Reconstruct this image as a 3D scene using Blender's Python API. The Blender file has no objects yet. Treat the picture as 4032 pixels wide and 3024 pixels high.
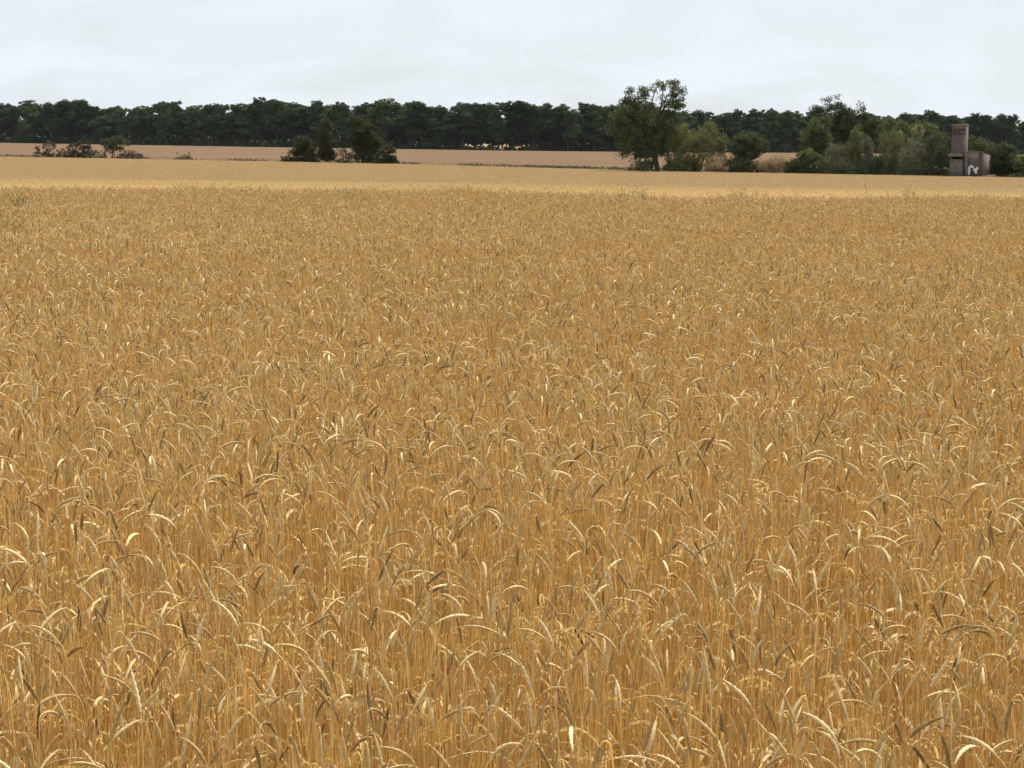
import bpy, math, random
import numpy as np
from mathutils import Matrix, Vector

R = math.radians
rng = np.random.default_rng(11)
random.seed(11)
scene = bpy.context.scene
COL = scene.collection

# ------------------------------------------------------------------ camera
CAM_Z = 2.15
LENS, SENS = 77.0, 36.0
PW, PH = 4032.0, 3024.0            # pixel grid of the photograph
F = LENS / SENS * PW
HZ = 545.0                         # horizon row at the picture's middle
PITCH = math.atan((PH / 2 - HZ) / F)
ROLL = 0.0112
cam_d = bpy.data.cameras.new('camera')
cam_d.lens = LENS; cam_d.sensor_width = SENS; cam_d.sensor_fit = 'HORIZONTAL'
cam_d.clip_start = 0.1; cam_d.clip_end = 20000
cam = bpy.data.objects.new('camera', cam_d); COL.objects.link(cam)
CM = Matrix.Translation((0, 0, CAM_Z)) @ Matrix.Rotation(math.pi / 2 - PITCH, 4, 'X') @ Matrix.Rotation(ROLL, 4, 'Z')
cam.matrix_world = CM
scene.camera = cam
CR = np.array(CM.to_3x3())

# ------------------------------------------------------------------ sky + sun
SUN_EL, SUN_AZ = 60.0, 38.0        # azimuth measured from the view direction towards the right
w = bpy.data.worlds.new('World'); scene.world = w; w.use_nodes = True
nt = w.node_tree; nt.nodes.clear()
def N(t, typ, **kw):
    n = t.nodes.new(typ)
    for k, v in kw.items():
        setattr(n, k, v)
    return n
out = N(nt, 'ShaderNodeOutputWorld'); bg = N(nt, 'ShaderNodeBackground')
sky = N(nt, 'ShaderNodeTexSky', sky_type='NISHITA', sun_disc=False)
sky.sun_elevation = R(SUN_EL); sky.sun_rotation = R(SUN_AZ)
sky.air_density = 1.0; sky.dust_density = 2.0; sky.ozone_density = 1.0; sky.altitude = 300
tc = N(nt, 'ShaderNodeTexCoord'); sep = N(nt, 'ShaderNodeSeparateXYZ')
nt.links.new(tc.outputs['Generated'], sep.inputs[0])
zc = N(nt, 'ShaderNodeMath', operation='MAXIMUM'); zc.inputs[1].default_value = 0.0
nt.links.new(sep.outputs[2], zc.inputs[0])
za = N(nt, 'ShaderNodeMath', operation='ADD'); za.inputs[1].default_value = 0.28
nt.links.new(zc.outputs[0], za.inputs[0])
dx = N(nt, 'ShaderNodeMath', operation='DIVIDE'); dy = N(nt, 'ShaderNodeMath', operation='DIVIDE')
nt.links.new(sep.outputs[0], dx.inputs[0]); nt.links.new(za.outputs[0], dx.inputs[1])
nt.links.new(sep.outputs[1], dy.inputs[0]); nt.links.new(za.outputs[0], dy.inputs[1])
cmb = N(nt, 'ShaderNodeCombineXYZ')
nt.links.new(dx.outputs[0], cmb.inputs[0]); nt.links.new(dy.outputs[0], cmb.inputs[1])
cn = N(nt, 'ShaderNodeTexNoise'); cn.inputs['Scale'].default_value = 3.6; cn.inputs['Detail'].default_value = 9; cn.inputs['Roughness'].default_value = 0.6
cn.inputs['Distortion'].default_value = 0.35
nt.links.new(cmb.outputs[0], cn.inputs['Vector'])
cr = N(nt, 'ShaderNodeMapRange'); cr.inputs['From Min'].default_value = 0.34; cr.inputs['From Max'].default_value = 0.66
cr.inputs['To Min'].default_value = 0.74; cr.inputs['To Max'].default_value = 0.98
nt.links.new(cn.outputs['Fac'], cr.inputs['Value'])
mx = N(nt, 'ShaderNodeMix', data_type='RGBA')
mx.inputs['B'].default_value = (8.35, 9.1, 9.65, 1)       # thin bright cloud sheet, in the sky's own units
nt.links.new(cr.outputs[0], mx.inputs['Factor'])
nt.links.new(sky.outputs[0], mx.inputs['A'])
bg.inputs['Strength'].default_value = 0.086
nt.links.new(mx.outputs['Result'], bg.inputs['Color']); nt.links.new(bg.outputs[0], out.inputs[0])

sl = bpy.data.lights.new('sun', 'SUN'); sl.energy = 5.0; sl.angle = R(0.6); sl.color = (1.0, 0.95, 0.86)
sun = bpy.data.objects.new('sun', sl); COL.objects.link(sun)
sd = Vector((math.cos(R(SUN_EL)) * math.sin(R(SUN_AZ)), math.cos(R(SUN_EL)) * math.cos(R(SUN_AZ)), math.sin(R(SUN_EL))))
sun.rotation_euler = sd.to_track_quat('Z', 'Y').to_euler(); sun.location = sd * 200

vs = scene.view_settings
vs.view_transform = 'Standard'; vs.look = 'None'; vs.exposure = 0.27; vs.gamma = 1.0; vs.use_curve_mapping = False
scene.render.engine = 'CYCLES'
cy = scene.cycles
cy.use_denoising = True; cy.use_adaptive_sampling = True; cy.adaptive_threshold = 0.025; cy.max_bounces = 5; cy.diffuse_bounces = 4; cy.transmission_bounces = 3; cy.transparent_max_bounces = 4
cy.glossy_bounces = 2; cy.caustics_reflective = False; cy.caustics_refractive = False

# ------------------------------------------------------------------ pixel helpers
def ray(px, py):
    d = CR @ np.array([(px - PW / 2) / F, -(py - PH / 2) / F, -1.0])
    return d
def at_depth(px, py, D):           # point on the pixel's ray at forward distance D
    d = ray(px, py); t = D / d[1]
    return np.array([d[0] * t, D, CAM_Z + d[2] * t])
def project(P):
    q = (np.asarray(P) - np.array([0, 0, CAM_Z])) @ CR
    return PW / 2 - q[..., 0] / q[..., 2] * F, PH / 2 + q[..., 1] / q[..., 2] * F

# ------------------------------------------------------------------ terrain
NEAR_EDGE = 50.0                   # far edge of the near crop
FAR_G = -1.95                      # ground level of the far fields
CROP_TOP = CAM_Z - 3.5             # canopy level of the far crop
def sm(a, b, x):
    t = np.clip((np.asarray(x, float) - a) / (b - a), 0, 1); return t * t * (3 - 2 * t)
def ground_z(x, y):
    x = np.asarray(x, float); y = np.asarray(y, float)
    z = FAR_G * sm(44, 112, y)
    und = 0.05 * np.sin(x * 0.23 + 0.6) * np.sin(y * 0.19 + 1.0) + 0.035 * np.sin(x * 0.51 + y * 0.33)
    return z + und * sm(3, 9, y) * (1 - sm(60, 110, y))
def line_D(px):                    # far edge of the far crop (the bush line), forward distance by picture column
    return float(np.interp(px, [-900, 0, 1400, 2600, 4032, 5000], [352, 326, 295, 250, 233, 224]))
def forest_D(px):
    return float(np.interp(px, [-800, 0, 1000, 2000, 2600, 3200, 4900], [960, 900, 800, 742, 752, 820, 900]))

# ------------------------------------------------------------------ mesh helpers
class MB:
    def __init__(s): s.v = []; s.f = {}; s.n = 0
    def add(s, v, f):
        v = np.asarray(v, float).reshape(-1, 3); f = np.asarray(f, int)
        s.v.append(v); s.f.setdefault(f.shape[1], []).append(f + s.n); s.n += len(v)
    def box(s, c, d, rz=0):
        c = np.array(c); h = np.array(d) / 2
        p = np.array([[i, j, k] for k in (-1, 1) for j in (-1, 1) for i in (-1, 1)]) * h
        ca, sa = math.cos(rz), math.sin(rz)
        p = np.stack([p[:, 0] * ca - p[:, 1] * sa, p[:, 0] * sa + p[:, 1] * ca, p[:, 2]], 1) + c
        s.add(p, [[0, 2, 3, 1], [4, 5, 7, 6], [0, 1, 5, 4], [2, 6, 7, 3], [0, 4, 6, 2], [1, 3, 7, 5]])
    def tube(s, pts, rad, k=5):
        pts = np.asarray(pts, float); n = len(pts)
        rad = np.broadcast_to(np.asarray(rad, float), (n,))
        t = np.gradient(pts, axis=0); t /= np.linalg.norm(t, axis=1)[:, None] + 1e-12
        ref = np.array([0, 1.0, 0.03]) if abs(t[0, 1]) < 0.8 else np.array([1.0, 0, 0.03])
        a = np.cross(t, ref); a /= np.linalg.norm(a, axis=1)[:, None] + 1e-12
        b = np.cross(t, a)
        ang = np.arange(k) * 2 * np.pi / k
        v = pts[:, None] + rad[:, None, None] * (np.cos(ang)[None, :, None] * a[:, None] + np.sin(ang)[None, :, None] * b[:, None])
        i = np.arange(n - 1)[:, None] * k; j = np.arange(k)[None]; j2 = (j + 1) % k
        f = np.stack([i + j, i + j2, i + k + j2, i + k + j], -1).reshape(-1, 4)
        s.add(v.reshape(-1, 3), f)
    def leaves(s, p, size, aspect=0.6, flat=0.0, vert=0.0):
        n = len(p)
        if n == 0: return
        u = rng.normal(size=(n, 3)); u[:, 2] *= (1 - flat); u[:, 2] += vert * 2.2 * np.sign(rng.random(n) - .15)
        u /= np.linalg.norm(u, axis=1)[:, None]
        q = rng.normal(size=(n, 3)); q = np.cross(u, q); q /= np.linalg.norm(q, axis=1)[:, None] + 1e-9
        sz = (size * rng.uniform(0.55, 1.35, n))[:, None]
        a = u * sz * 0.5; b = q * sz * 0.5 * aspect
        v = np.stack([p - a, p + b - a * .1, p + a, p - b - a * .1], 1).reshape(-1, 3)
        s.add(v, np.arange(4 * n).reshape(n, 4))
    def mesh(s, name, mat=None, smooth=False):
        me = bpy.data.meshes.new(name)
        v = np.concatenate(s.v); me.vertices.add(len(v)); me.vertices.foreach_set('co', v.astype(np.float32).ravel())
        li, st, tot = [], [], 0
        for k, fs in s.f.items():
            f = np.concatenate(fs); li.append(f.ravel()); st.append(tot + np.arange(len(f)) * k); tot += f.size
        li = np.concatenate(li); st = np.concatenate(st)
        me.loops.add(len(li)); me.loops.foreach_set('vertex_index', li.astype(np.int32))
        me.polygons.add(len(st)); me.polygons.foreach_set('loop_start', st.astype(np.int32))
        if smooth: me.polygons.foreach_set('use_smooth', np.ones(len(st), bool))
        me.update(calc_edges=True)
        if mat: me.materials.append(mat)
        return me
    def build(s, name, mat, parent=None, smooth=False, link=True):
        o = bpy.data.objects.new(name, s.mesh(name, mat, smooth))
        if link: COL.objects.link(o)
        if parent: o.parent = parent
        return o

def tag(o, label=None, cat=None, group=None, kind=None):
    for k, v in (('label', label), ('category', cat), ('group', group), ('kind', kind)):
        if v: o[k] = v
    return o
def empty(name, loc, rz=0.0):
    o = bpy.data.objects.new(name, None); COL.objects.link(o)
    o.location = loc; o.rotation_euler = (0, 0, rz); o.empty_display_size = 0.2
    return o

# ------------------------------------------------------------------ materials
def mat(name): 
    m = bpy.data.materials.new(name); m.use_nodes = True; m.node_tree.nodes.clear(); return m, m.node_tree
def L(t, a, b): t.links.new(a, b)
def ramp(t, fac, stops):
    r = N(t, 'ShaderNodeValToRGB'); e = r.color_ramp.elements
    while len(e) < len(stops): e.new(0.5)
    for el, (p, c) in zip(e, stops): el.position = p; el.color = (*c, 1)
    L(t, fac, r.inputs[0]); return r.outputs[0]
def thin(name, stops, trans=0.35, tcol=None, rough=0.6, noise=None, spec=0.3, per_instance=True, nstops=None):
    """leaf / straw: colour varies from plant to plant, light passes through"""
    m, t = mat(name)
    if per_instance:
        oi = N(t, 'ShaderNodeObjectInfo'); gi_ = N(t, 'ShaderNodeNewGeometry')
        sa = N(t, 'ShaderNodeMath', operation='ADD'); L(t, oi.outputs['Random'], sa.inputs[0]); L(t, gi_.outputs['Random Per Island'], sa.inputs[1])
        fr_ = N(t, 'ShaderNodeMath', operation='FRACT'); L(t, sa.outputs[0], fr_.inputs[0]); fac = fr_.outputs[0]
    else:
        g = N(t, 'ShaderNodeNewGeometry'); fac = g.outputs['Random Per Island']
    c = ramp(t, fac, stops)
    if noise:
        g2 = N(t, 'ShaderNodeNewGeometry'); nz = N(t, 'ShaderNodeTexNoise'); nz.inputs['Scale'].default_value = noise; nz.inputs['Detail'].default_value = 3
        L(t, g2.outputs['Position'], nz.inputs['Vector'])
        mm = N(t, 'ShaderNodeMix', data_type='RGBA', blend_type='MULTIPLY'); mm.inputs['Factor'].default_value = 1.0
        rr = ramp(t, nz.outputs['Fac'], nstops or [(0.3, (0.72, 0.72, 0.72)), (0.7, (1.2, 1.18, 1.1))])
        L(t, c, mm.inputs['A']); L(t, rr, mm.inputs['B']); c = mm.outputs['Result']
    p = N(t, 'ShaderNodeBsdfPrincipled'); p.inputs['Roughness'].default_value = rough
    p.inputs['Specular IOR Level'].default_value = spec
    L(t, c, p.inputs['Base Color'])
    tr = N(t, 'ShaderNodeBsdfTranslucent'); L(t, c, tr.inputs['Color'])
    ms = N(t, 'ShaderNodeMixShader'); ms.inputs[0].default_value = trans
    L(t, p.outputs[0], ms.inputs[1]); L(t, tr.outputs[0], ms.inputs[2])
    o = N(t, 'ShaderNodeOutputMaterial'); L(t, ms.outputs[0], o.inputs[0])
    return m
def solid(name, stops, scale=3.0, rough=0.9, bump=0.0, detail=6, stretch=None, dist=0.05):
    m, t = mat(name)
    g = N(t, 'ShaderNodeNewGeometry'); v = g.outputs['Position']
    if stretch:
        mp = N(t, 'ShaderNodeMapping'); mp.inputs['Scale'].default_value = stretch; L(t, v, mp.inputs[0]); v = mp.outputs[0]
    nz = N(t, 'ShaderNodeTexNoise'); nz.inputs['Scale'].default_value = scale; nz.inputs['Detail'].default_value = detail; nz.inputs['Roughness'].default_value = 0.6
    L(t, v, nz.inputs['Vector'])
    p = N(t, 'ShaderNodeBsdfPrincipled'); p.inputs['Roughness'].default_value = rough; p.inputs['Specular IOR Level'].default_value = 0.0
    L(t, ramp(t, nz.outputs['Fac'], stops), p.inputs['Base Color'])
    if bump:
        b = N(t, 'ShaderNodeBump'); b.inputs['Strength'].default_value = bump; b.inputs['Distance'].default_value = dist
        L(t, nz.outputs['Fac'], b.inputs['Height']); L(t, b.outputs[0], p.inputs['Normal'])
    o = N(t, 'ShaderNodeOutputMaterial'); L(t, p.outputs[0], o.inputs[0])
    return m

M = {}
M['stem'] = thin('straw_stem', [(0, (.69, .45, .17)), (.5, (.82, .585, .25)), (1, (.88, .69, .345))], trans=.38, rough=.55, noise=9, spec=.15)
M['ear'] = thin('ear_husk', [(0, (.21, .132, .056)), (.2, (.44, .295, .132)), (.65, (.65, .47, .225)), (1, (.82, .64, .37))], trans=.06, rough=.6, noise=140, spec=.1)
M['awn'] = thin('awn', [(0, (.55, .39, .16)), (1, (.70, .54, .27))], trans=.35, rough=.4)
M['dryleaf'] = thin('dry_blade', [(0, (.64, .44, .16)), (.6, (.74, .55, .24)), (1, (.85, .72, .46))], trans=.45, rough=.6, noise=25)
M['litter'] = solid('straw_litter', [(.3, (.30, .20, .08)), (.7, (.52, .36, .16))], scale=14, bump=.4)
M['ground'] = solid('dry_earth', [(.3, (.25, .165, .09)), (.7, (.36, .25, .145))], scale=.35, bump=.2)
M['fallow'] = solid('fallow_soil', [(.28, (.125, .081, .050)), (.5, (.160, .105, .065)), (.72, (.21, .143, .092))], scale=.9, stretch=(.05, .32, 1), bump=.3, dist=.2)
M['forestfloor'] = solid('needle_litter', [(.3, (.05, .035, .022)), (.7, (.10, .075, .05))], scale=.5)
M['bark'] = solid('bark', [(.3, (.05, .038, .028)), (.7, (.13, .10, .075))], scale=6, bump=.5)
M['pinebark'] = solid('pine_bark', [(.3, (.045, .036, .03)), (.7, (.11, .085, .068))], scale=4, bump=.5)
def leafmat(n, a, b, tr=.3, spec=.12, var=None):
    m = thin(n, [(0, a), (1, b)], trans=tr, rough=.7, per_instance=False, spec=spec)
    if var:                          # whole trees differ from one another
        t = m.node_tree; rp = [q for q in t.nodes if q.type == 'VALTORGB'][0]; oi = N(t, 'ShaderNodeObjectInfo')
        mm = N(t, 'ShaderNodeMix', data_type='RGBA', blend_type='MULTIPLY'); mm.inputs['Factor'].default_value = 1.0
        c2 = ramp(t, oi.outputs['Random'], [(0, (var[0],) * 3), (.5, (1, 1, 1)), (1, (var[1], var[1], var[1] * .85))])
        tg_ = [l.to_socket for l in rp.outputs[0].links]
        L(t, rp.outputs[0], mm.inputs['A']); L(t, c2, mm.inputs['B'])
        for q in tg_: L(t, mm.outputs['Result'], q)
    return m
M['pine'] = leafmat('pine_needles', (.040, .058, .030), (.088, .112, .056), .2, 0, (.62, 1.45))
M['dark'] = leafmat('dark_leaves', (.050, .063, .027), (.098, .116, .050), .25)
M['elm'] = leafmat('elm_leaves', (.068, .084, .030), (.135, .158, .058), .33)
M['willow'] = leafmat('willow_leaves', (.108, .116, .042), (.20, .205, .080), .36)
M['olive'] = leafmat('olive_leaves', (.075, .080, .040), (.130, .130, .070), .28)
M['grey'] = leafmat('grey_green_leaves', (.105, .108, .062), (.185, .18, .11), .3)
M['plume'] = leafmat('pale_plume', (.22, .23, .11), (.34, .33, .17), .3)
M['conifer'] = leafmat('conifer_sprays', (.036, .040, .018), (.108, .110, .047), .2)
M['brown'] = leafmat('brown_scrub', (.055, .044, .027), (.112, .090, .054), .2)
M['drygrass'] = leafmat('dry_grass', (.30, .21, .11), (.46, .34, .19), .35)
M['weed'] = leafmat('green_weed', (.16, .155, .06), (.27, .245, .10), .35)
M['weeddry'] = leafmat('dry_weed_leaves', (.24, .165, .08), (.34, .24, .12), .3)
M['weedstem'] = solid('weed_stem', [(.3, (.17, .11, .055)), (.7, (.26, .17, .085))], scale=20)
M['thistle'] = leafmat('pale_seed_head', (.58, .49, .36), (.74, .66, .53), .35)

# far crop: straw colour, paler over the stretch closest to the near field
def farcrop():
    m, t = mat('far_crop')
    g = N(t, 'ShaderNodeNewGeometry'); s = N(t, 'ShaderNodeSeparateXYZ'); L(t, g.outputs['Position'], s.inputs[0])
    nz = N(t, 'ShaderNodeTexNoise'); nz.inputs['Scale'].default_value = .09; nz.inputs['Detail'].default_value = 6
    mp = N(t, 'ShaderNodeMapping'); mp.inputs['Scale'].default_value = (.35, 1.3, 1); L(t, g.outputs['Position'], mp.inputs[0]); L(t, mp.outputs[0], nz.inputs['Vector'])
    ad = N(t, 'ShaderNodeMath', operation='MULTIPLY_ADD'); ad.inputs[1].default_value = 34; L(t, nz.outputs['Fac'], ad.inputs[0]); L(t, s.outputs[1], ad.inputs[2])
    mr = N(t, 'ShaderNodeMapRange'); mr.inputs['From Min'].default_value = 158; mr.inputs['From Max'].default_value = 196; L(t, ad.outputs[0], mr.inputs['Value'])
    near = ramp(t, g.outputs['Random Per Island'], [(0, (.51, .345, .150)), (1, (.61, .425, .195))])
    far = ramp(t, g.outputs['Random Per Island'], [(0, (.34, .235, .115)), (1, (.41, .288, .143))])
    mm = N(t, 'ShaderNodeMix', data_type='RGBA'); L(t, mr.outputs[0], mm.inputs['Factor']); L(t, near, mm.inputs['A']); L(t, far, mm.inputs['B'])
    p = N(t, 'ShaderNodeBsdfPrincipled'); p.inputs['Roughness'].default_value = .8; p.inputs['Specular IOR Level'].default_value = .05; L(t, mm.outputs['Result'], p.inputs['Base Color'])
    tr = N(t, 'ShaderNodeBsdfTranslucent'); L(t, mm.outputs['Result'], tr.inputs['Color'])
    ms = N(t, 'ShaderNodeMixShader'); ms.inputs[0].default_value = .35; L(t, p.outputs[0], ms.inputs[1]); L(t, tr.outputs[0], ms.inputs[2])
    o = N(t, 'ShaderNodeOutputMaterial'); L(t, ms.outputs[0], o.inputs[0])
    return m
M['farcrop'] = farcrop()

def brick():
    m, t = mat('weathered_brick')
    tcn = N(t, 'ShaderNodeTexCoord'); mp = N(t, 'ShaderNodeMapping'); mp.inputs['Rotation'].default_value = (math.pi / 2, 0, 0)
    L(t, tcn.outputs['Object'], mp.inputs[0])
    b = N(t, 'ShaderNodeTexBrick'); b.inputs['Scale'].default_value = 1.0; b.inputs['Brick Width'].default_value = .26; b.inputs['Row Height'].default_value = .075; b.inputs['Mortar Size'].default_value = .008
    b.inputs['Color1'].default_value = (.088, .058, .050, 1); b.inputs['Color2'].default_value = (.125, .083, .071, 1); b.inputs['Mortar'].default_value = (.13, .11, .095, 1)
    L(t, mp.outputs[0], b.inputs['Vector'])
    nz = N(t, 'ShaderNodeTexNoise'); nz.inputs['Scale'].default_value = 1.1; nz.inputs['Detail'].default_value = 6; L(t, tcn.outputs['Object'], nz.inputs['Vector'])
    mm = N(t, 'ShaderNodeMix', data_type='RGBA'); mm.inputs['B'].default_value = (.092, .078, .070, 1)
    L(t, ramp(t, nz.outputs['Fac'], [(.38, (0, 0, 0)), (.62, (.85, .85, .85))]), mm.inputs['Factor']); L(t, b.outputs['Color'], mm.inputs['A'])
    p = N(t, 'ShaderNodeBsdfPrincipled'); p.inputs['Roughness'].default_value = .92; L(t, mm.outputs['Result'], p.inputs['Base Color'])
    bp = N(t, 'ShaderNodeBump'); bp.inputs['Strength'].default_value = .5; bp.inputs['Distance'].default_value = .01; L(t, b.outputs['Fac'], bp.inputs['Height']); bp.invert = True; L(t, bp.outputs[0], p.inputs['Normal'])
    o = N(t, 'ShaderNodeOutputMaterial'); L(t, p.outputs[0], o.inputs[0]); return m
M['brick'] = brick()
M['render'] = solid('old_plaster', [(.3, (.12, .098, .088)), (.7, (.19, .16, .145))], scale=2.2, bump=.3)
M['slab'] = solid('weathered_slab', [(.3, (.14, .12, .085)), (.7, (.22, .195, .135))], scale=4, bump=.3)
M['whitepaint'] = solid('white_paint', [(.3, (.55, .56, .54)), (.6, (.78, .78, .76))], scale=6)
M['rubble'] = solid('rubble_earth', [(.3, (.22, .17, .12)), (.7, (.40, .31, .21))], scale=3, bump=.6)
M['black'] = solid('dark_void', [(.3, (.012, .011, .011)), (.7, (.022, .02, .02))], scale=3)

# ------------------------------------------------------------------ ground sheets
def grid_sheet(name, xs, ys, zf, m, kind='structure', label=None):
    X, Y = np.meshgrid(xs, ys); Z = zf(X, Y)
    b = MB(); nx = len(xs); ny = len(ys)
    i = np.arange(ny - 1)[:, None] * nx + np.arange(nx - 1)[None]
    f = np.stack([i, i + 1, i + nx + 1, i + nx], -1).reshape(-1, 4)
    b.add(np.stack([X, Y, Z], -1).reshape(-1, 3), f)
    return tag(b.build(name, m, smooth=True), label, kind=kind)
xs = np.concatenate([[-9000, -3000, -900, -300, -120], np.linspace(-60, 60, 61), [120, 300, 900, 3000, 9000]])
ys = np.concatenate([[-4000, -800, -100, -30], np.linspace(-10, 130, 71), [160, 220, 320, 500, 900, 1600, 4000, 14000]])
grid_sheet('ground', xs, ys, ground_z, M['ground'])
grid_sheet('field_soil', np.linspace(-22, 22, 45), np.linspace(2.0, NEAR_EDGE + 2, 51), lambda x, y: ground_z(x, y) + .012, M['litter'])

def sheet_by_columns(name, pxs, d0, d1, z, m, n=12):
    b = MB(); P = []
    for px in pxs:
        for k in range(n):
            D = d0(px) + (d1(px) - d0(px)) * k / (n - 1)
            P.append([(px - PW / 2) / F * D, D, z(px, D)])
    nc = len(pxs); i = np.arange(nc - 1)[:, None] * n + np.arange(n - 1)[None]
    b.add(P, np.stack([i, i + n, i + n + 1, i + 1], -1).reshape(-1, 4))
    return tag(b.build(name, m, smooth=True), kind='structure')
PXS = list(np.linspace(-900, 4950, 60))
sheet_by_columns('fallow_field', PXS, lambda p: line_D(p) - 3, lambda p: forest_D(p) + 30, lambda p, D: FAR_G + .03, M['fallow'])
sheet_by_columns('forest_floor', PXS, lambda p: forest_D(p) - 5, lambda p: forest_D(p) + 75, lambda p, D: FAR_G + .07, M['forestfloor'], 6)

# ------------------------------------------------------------------ cereal stalk variants
def curve_pts(thetas, seg):
    """integrate a bend in the xz plane; theta is the angle from vertical"""
    p = [np.zeros(3)]
    for th, s_ in zip(thetas, seg):
        p.append(p[-1] + s_ * np.array([math.sin(th), 0, math.cos(th)]))
    return np.array(p)
def make_stalk(kind, r, lod=0):
    """returns dict of MB: stem, ear, awns, (leaf)"""
    H = 0.95
    lean = r.uniform(.02, .14)
    if kind == 'hanging': b1 = r.uniform(2.3, 2.85); b2 = b1 + r.uniform(.05, .3); neck = r.uniform(.018, .042)
    elif kind == 'arched': b1 = r.uniform(.5, 1.6); b2 = b1 + r.uniform(.45, 1.0); neck = r.uniform(.02, .055)
    else: b1 = r.uniform(.08, .5); b2 = b1 + r.uniform(.1, .5); neck = r.uniform(.03, .06)
    el = r.uniform(.058, .095)
    ns, nn, ne = 5, 7, 13
    th = list(np.linspace(0, lean, ns)) + list(lean + (b1 - lean) * sm(0, 1, np.linspace(.08, 1, nn))) + list(np.linspace(b1, b2, ne))
    up = H - .02
    sg = [up / ns] * ns + [neck / nn] * nn + [el / ne] * ne
    P = curve_pts(th, sg)
    P[:, 1] += 0.012 * np.sin(np.linspace(0, 3, len(P)) + r.uniform(0, 6)) * np.linspace(0, 1, len(P))
    sc = H / P[:, 2].max(); P[:ns + 1] *= np.array([1, 1, 1]); 
    P[:, 2] -= (P[:, 2].max() - H) * np.clip(np.arange(len(P)) / ns, 0, 1)
    res = {}
    b = MB(); k = ns + nn
    b.tube(P[:k + 1], np.linspace(.0019, .0012, k + 1), 4); res['stem'] = b
    E = P[k:]; n = len(E)
    T = np.gradient(E, axis=0); T /= np.linalg.norm(T, axis=1)[:, None]
    Bv = np.array([0, 1.0, 0]); Nv = np.cross(T, Bv)
    roll = r.uniform(0, np.pi)
    A = Nv * math.cos(roll) + Bv * math.sin(roll); C = -Nv * math.sin(roll) + Bv * math.cos(roll)
    sN = np.linspace(0, 1, n); prof = np.clip(np.sin(np.pi * np.clip(sN * .93 + .07, 0, 1)) ** .5, .12, 1) * (1 - .35 * sN)
    kk = 4 if lod else 8; ang = np.arange(kk) * 2 * np.pi / kk
    wdt, dep = r.uniform(.0048, .0060), r.uniform(.0034, .0043)
    V = []
    for i in range(n):
        for a in ang:
            ph = i if math.cos(a) > 0 else i + 1
            bump = 1.12 if ph % 2 else .74
            V.append(E[i] + prof[i] * (A[i] * math.cos(a) * wdt * bump + C[i] * math.sin(a) * dep * (1 + (bump - 1) * .5)))
    i = np.arange(n - 1)[:, None] * kk; j = np.arange(kk)[None]; j2 = (j + 1) % kk
    b = MB(); b.add(V, np.stack([i + j, i + j2, i + kk + j2, i + kk + j], -1).reshape(-1, 4)); res['ear'] = b
    b = MB()
    for q in range(4 if lod else 16):
        s0 = r.integers(2, n); side = 1 if q % 2 else -1
        base = E[s0] + A[s0] * side * wdt * .6 * prof[s0] + C[s0] * r.normal() * .002
        d = T[s0] + A[s0] * side * r.uniform(.02, .22) + C[s0] * r.normal() * .1; d /= np.linalg.norm(d)
        ln = r.uniform(.012, .028); tip = base + d * ln + np.array([0, 0, -.004])
        wv = np.cross(d, r.normal(size=3)); wv /= np.linalg.norm(wv); wv *= (.0011 if lod else .00055)
        b.add([base - wv, base + wv, tip], [[0, 1, 2]])
    res['awns'] = b
    if r.random() < .62:
        b = MB(); zi = r.uniform(.35, .78) * H
        base = np.array([np.interp(zi, P[:ns + 1, 2], P[:ns + 1, 0]), 0, zi]); az = r.uniform(0, 2 * np.pi)
        dh = np.array([math.cos(az), math.sin(az), 0]); sd_ = np.array([-dh[1], dh[0], 0])
        m_ = 8; ln = r.uniform(.09, .20); t_ = .25; pos = base.copy(); V = []; droop = r.uniform(1.6, 3.0)
        for q in range(m_):
            wq = .0048 * math.sin(math.pi * min(1, (q + .8) / m_)) ** .6 * (1 if q < m_ - 1 else .15)
            tw = q * r.uniform(.1, .45); sv = sd_ * math.cos(tw) + np.array([0, 0, 1]) * math.sin(tw)
            V += [pos - sv * wq, pos + sv * wq]
            t_ += droop / m_; pos = pos + (dh * math.sin(t_) + np.array([0, 0, 1]) * math.cos(t_)) * ln / m_
        q = np.arange(m_ - 1) * 2
        b.add(V, np.stack([q, q + 1, q + 3, q + 2], 1)); res['leaf'] = b
    res['top'] = P[k:]
    return res

KINDS = ['hanging'] * 13 + ['arched'] * 8 + ['upright'] * 7
PART_MAT = {'stem': 'stem', 'ear': 'ear', 'awns': 'awn', 'leaf': 'dryleaf'}
protos = []
r0 = np.random.default_rng(5)
plib = bpy.data.collections.new('stalk_shapes')          # library of shapes, used by the crop instances only
for i, kd in enumerate(KINDS):
    st = make_stalk(kd, r0)
    meshes = {}
    for p_ in ('stem', 'ear', 'awns', 'leaf'):
        if p_ in st: meshes[p_] = st[p_].mesh(p_, M[PART_MAT[p_]], smooth=(p_ in ('stem', 'ear')))
    # joined copy for the instanced mass
    vv, ff, mi, sm_, off = [], [], [], [], 0
    me = bpy.data.meshes.new('stalk'); mats = []
    for p_, m_ in meshes.items():
        mats.append(M[PART_MAT[p_]]); vv += [tuple(v.co) for v in m_.vertices]
        for pl in m_.polygons: ff.append([q + off for q in pl.vertices]); mi.append(len(mats) - 1); sm_.append(p_ in ('stem', 'ear'))
        off += len(m_.vertices)
    me.from_pydata(vv, [], ff); me.polygons.foreach_set('material_index', mi); me.polygons.foreach_set('use_smooth', sm_)
    for m_ in mats: me.materials.append(m_)
    o = bpy.data.objects.new('a_stalk_%02d' % i, me); plib.objects.link(o)
    protos.append((kd, meshes, st['top'].mean(0)))
NST = len(protos)
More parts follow.
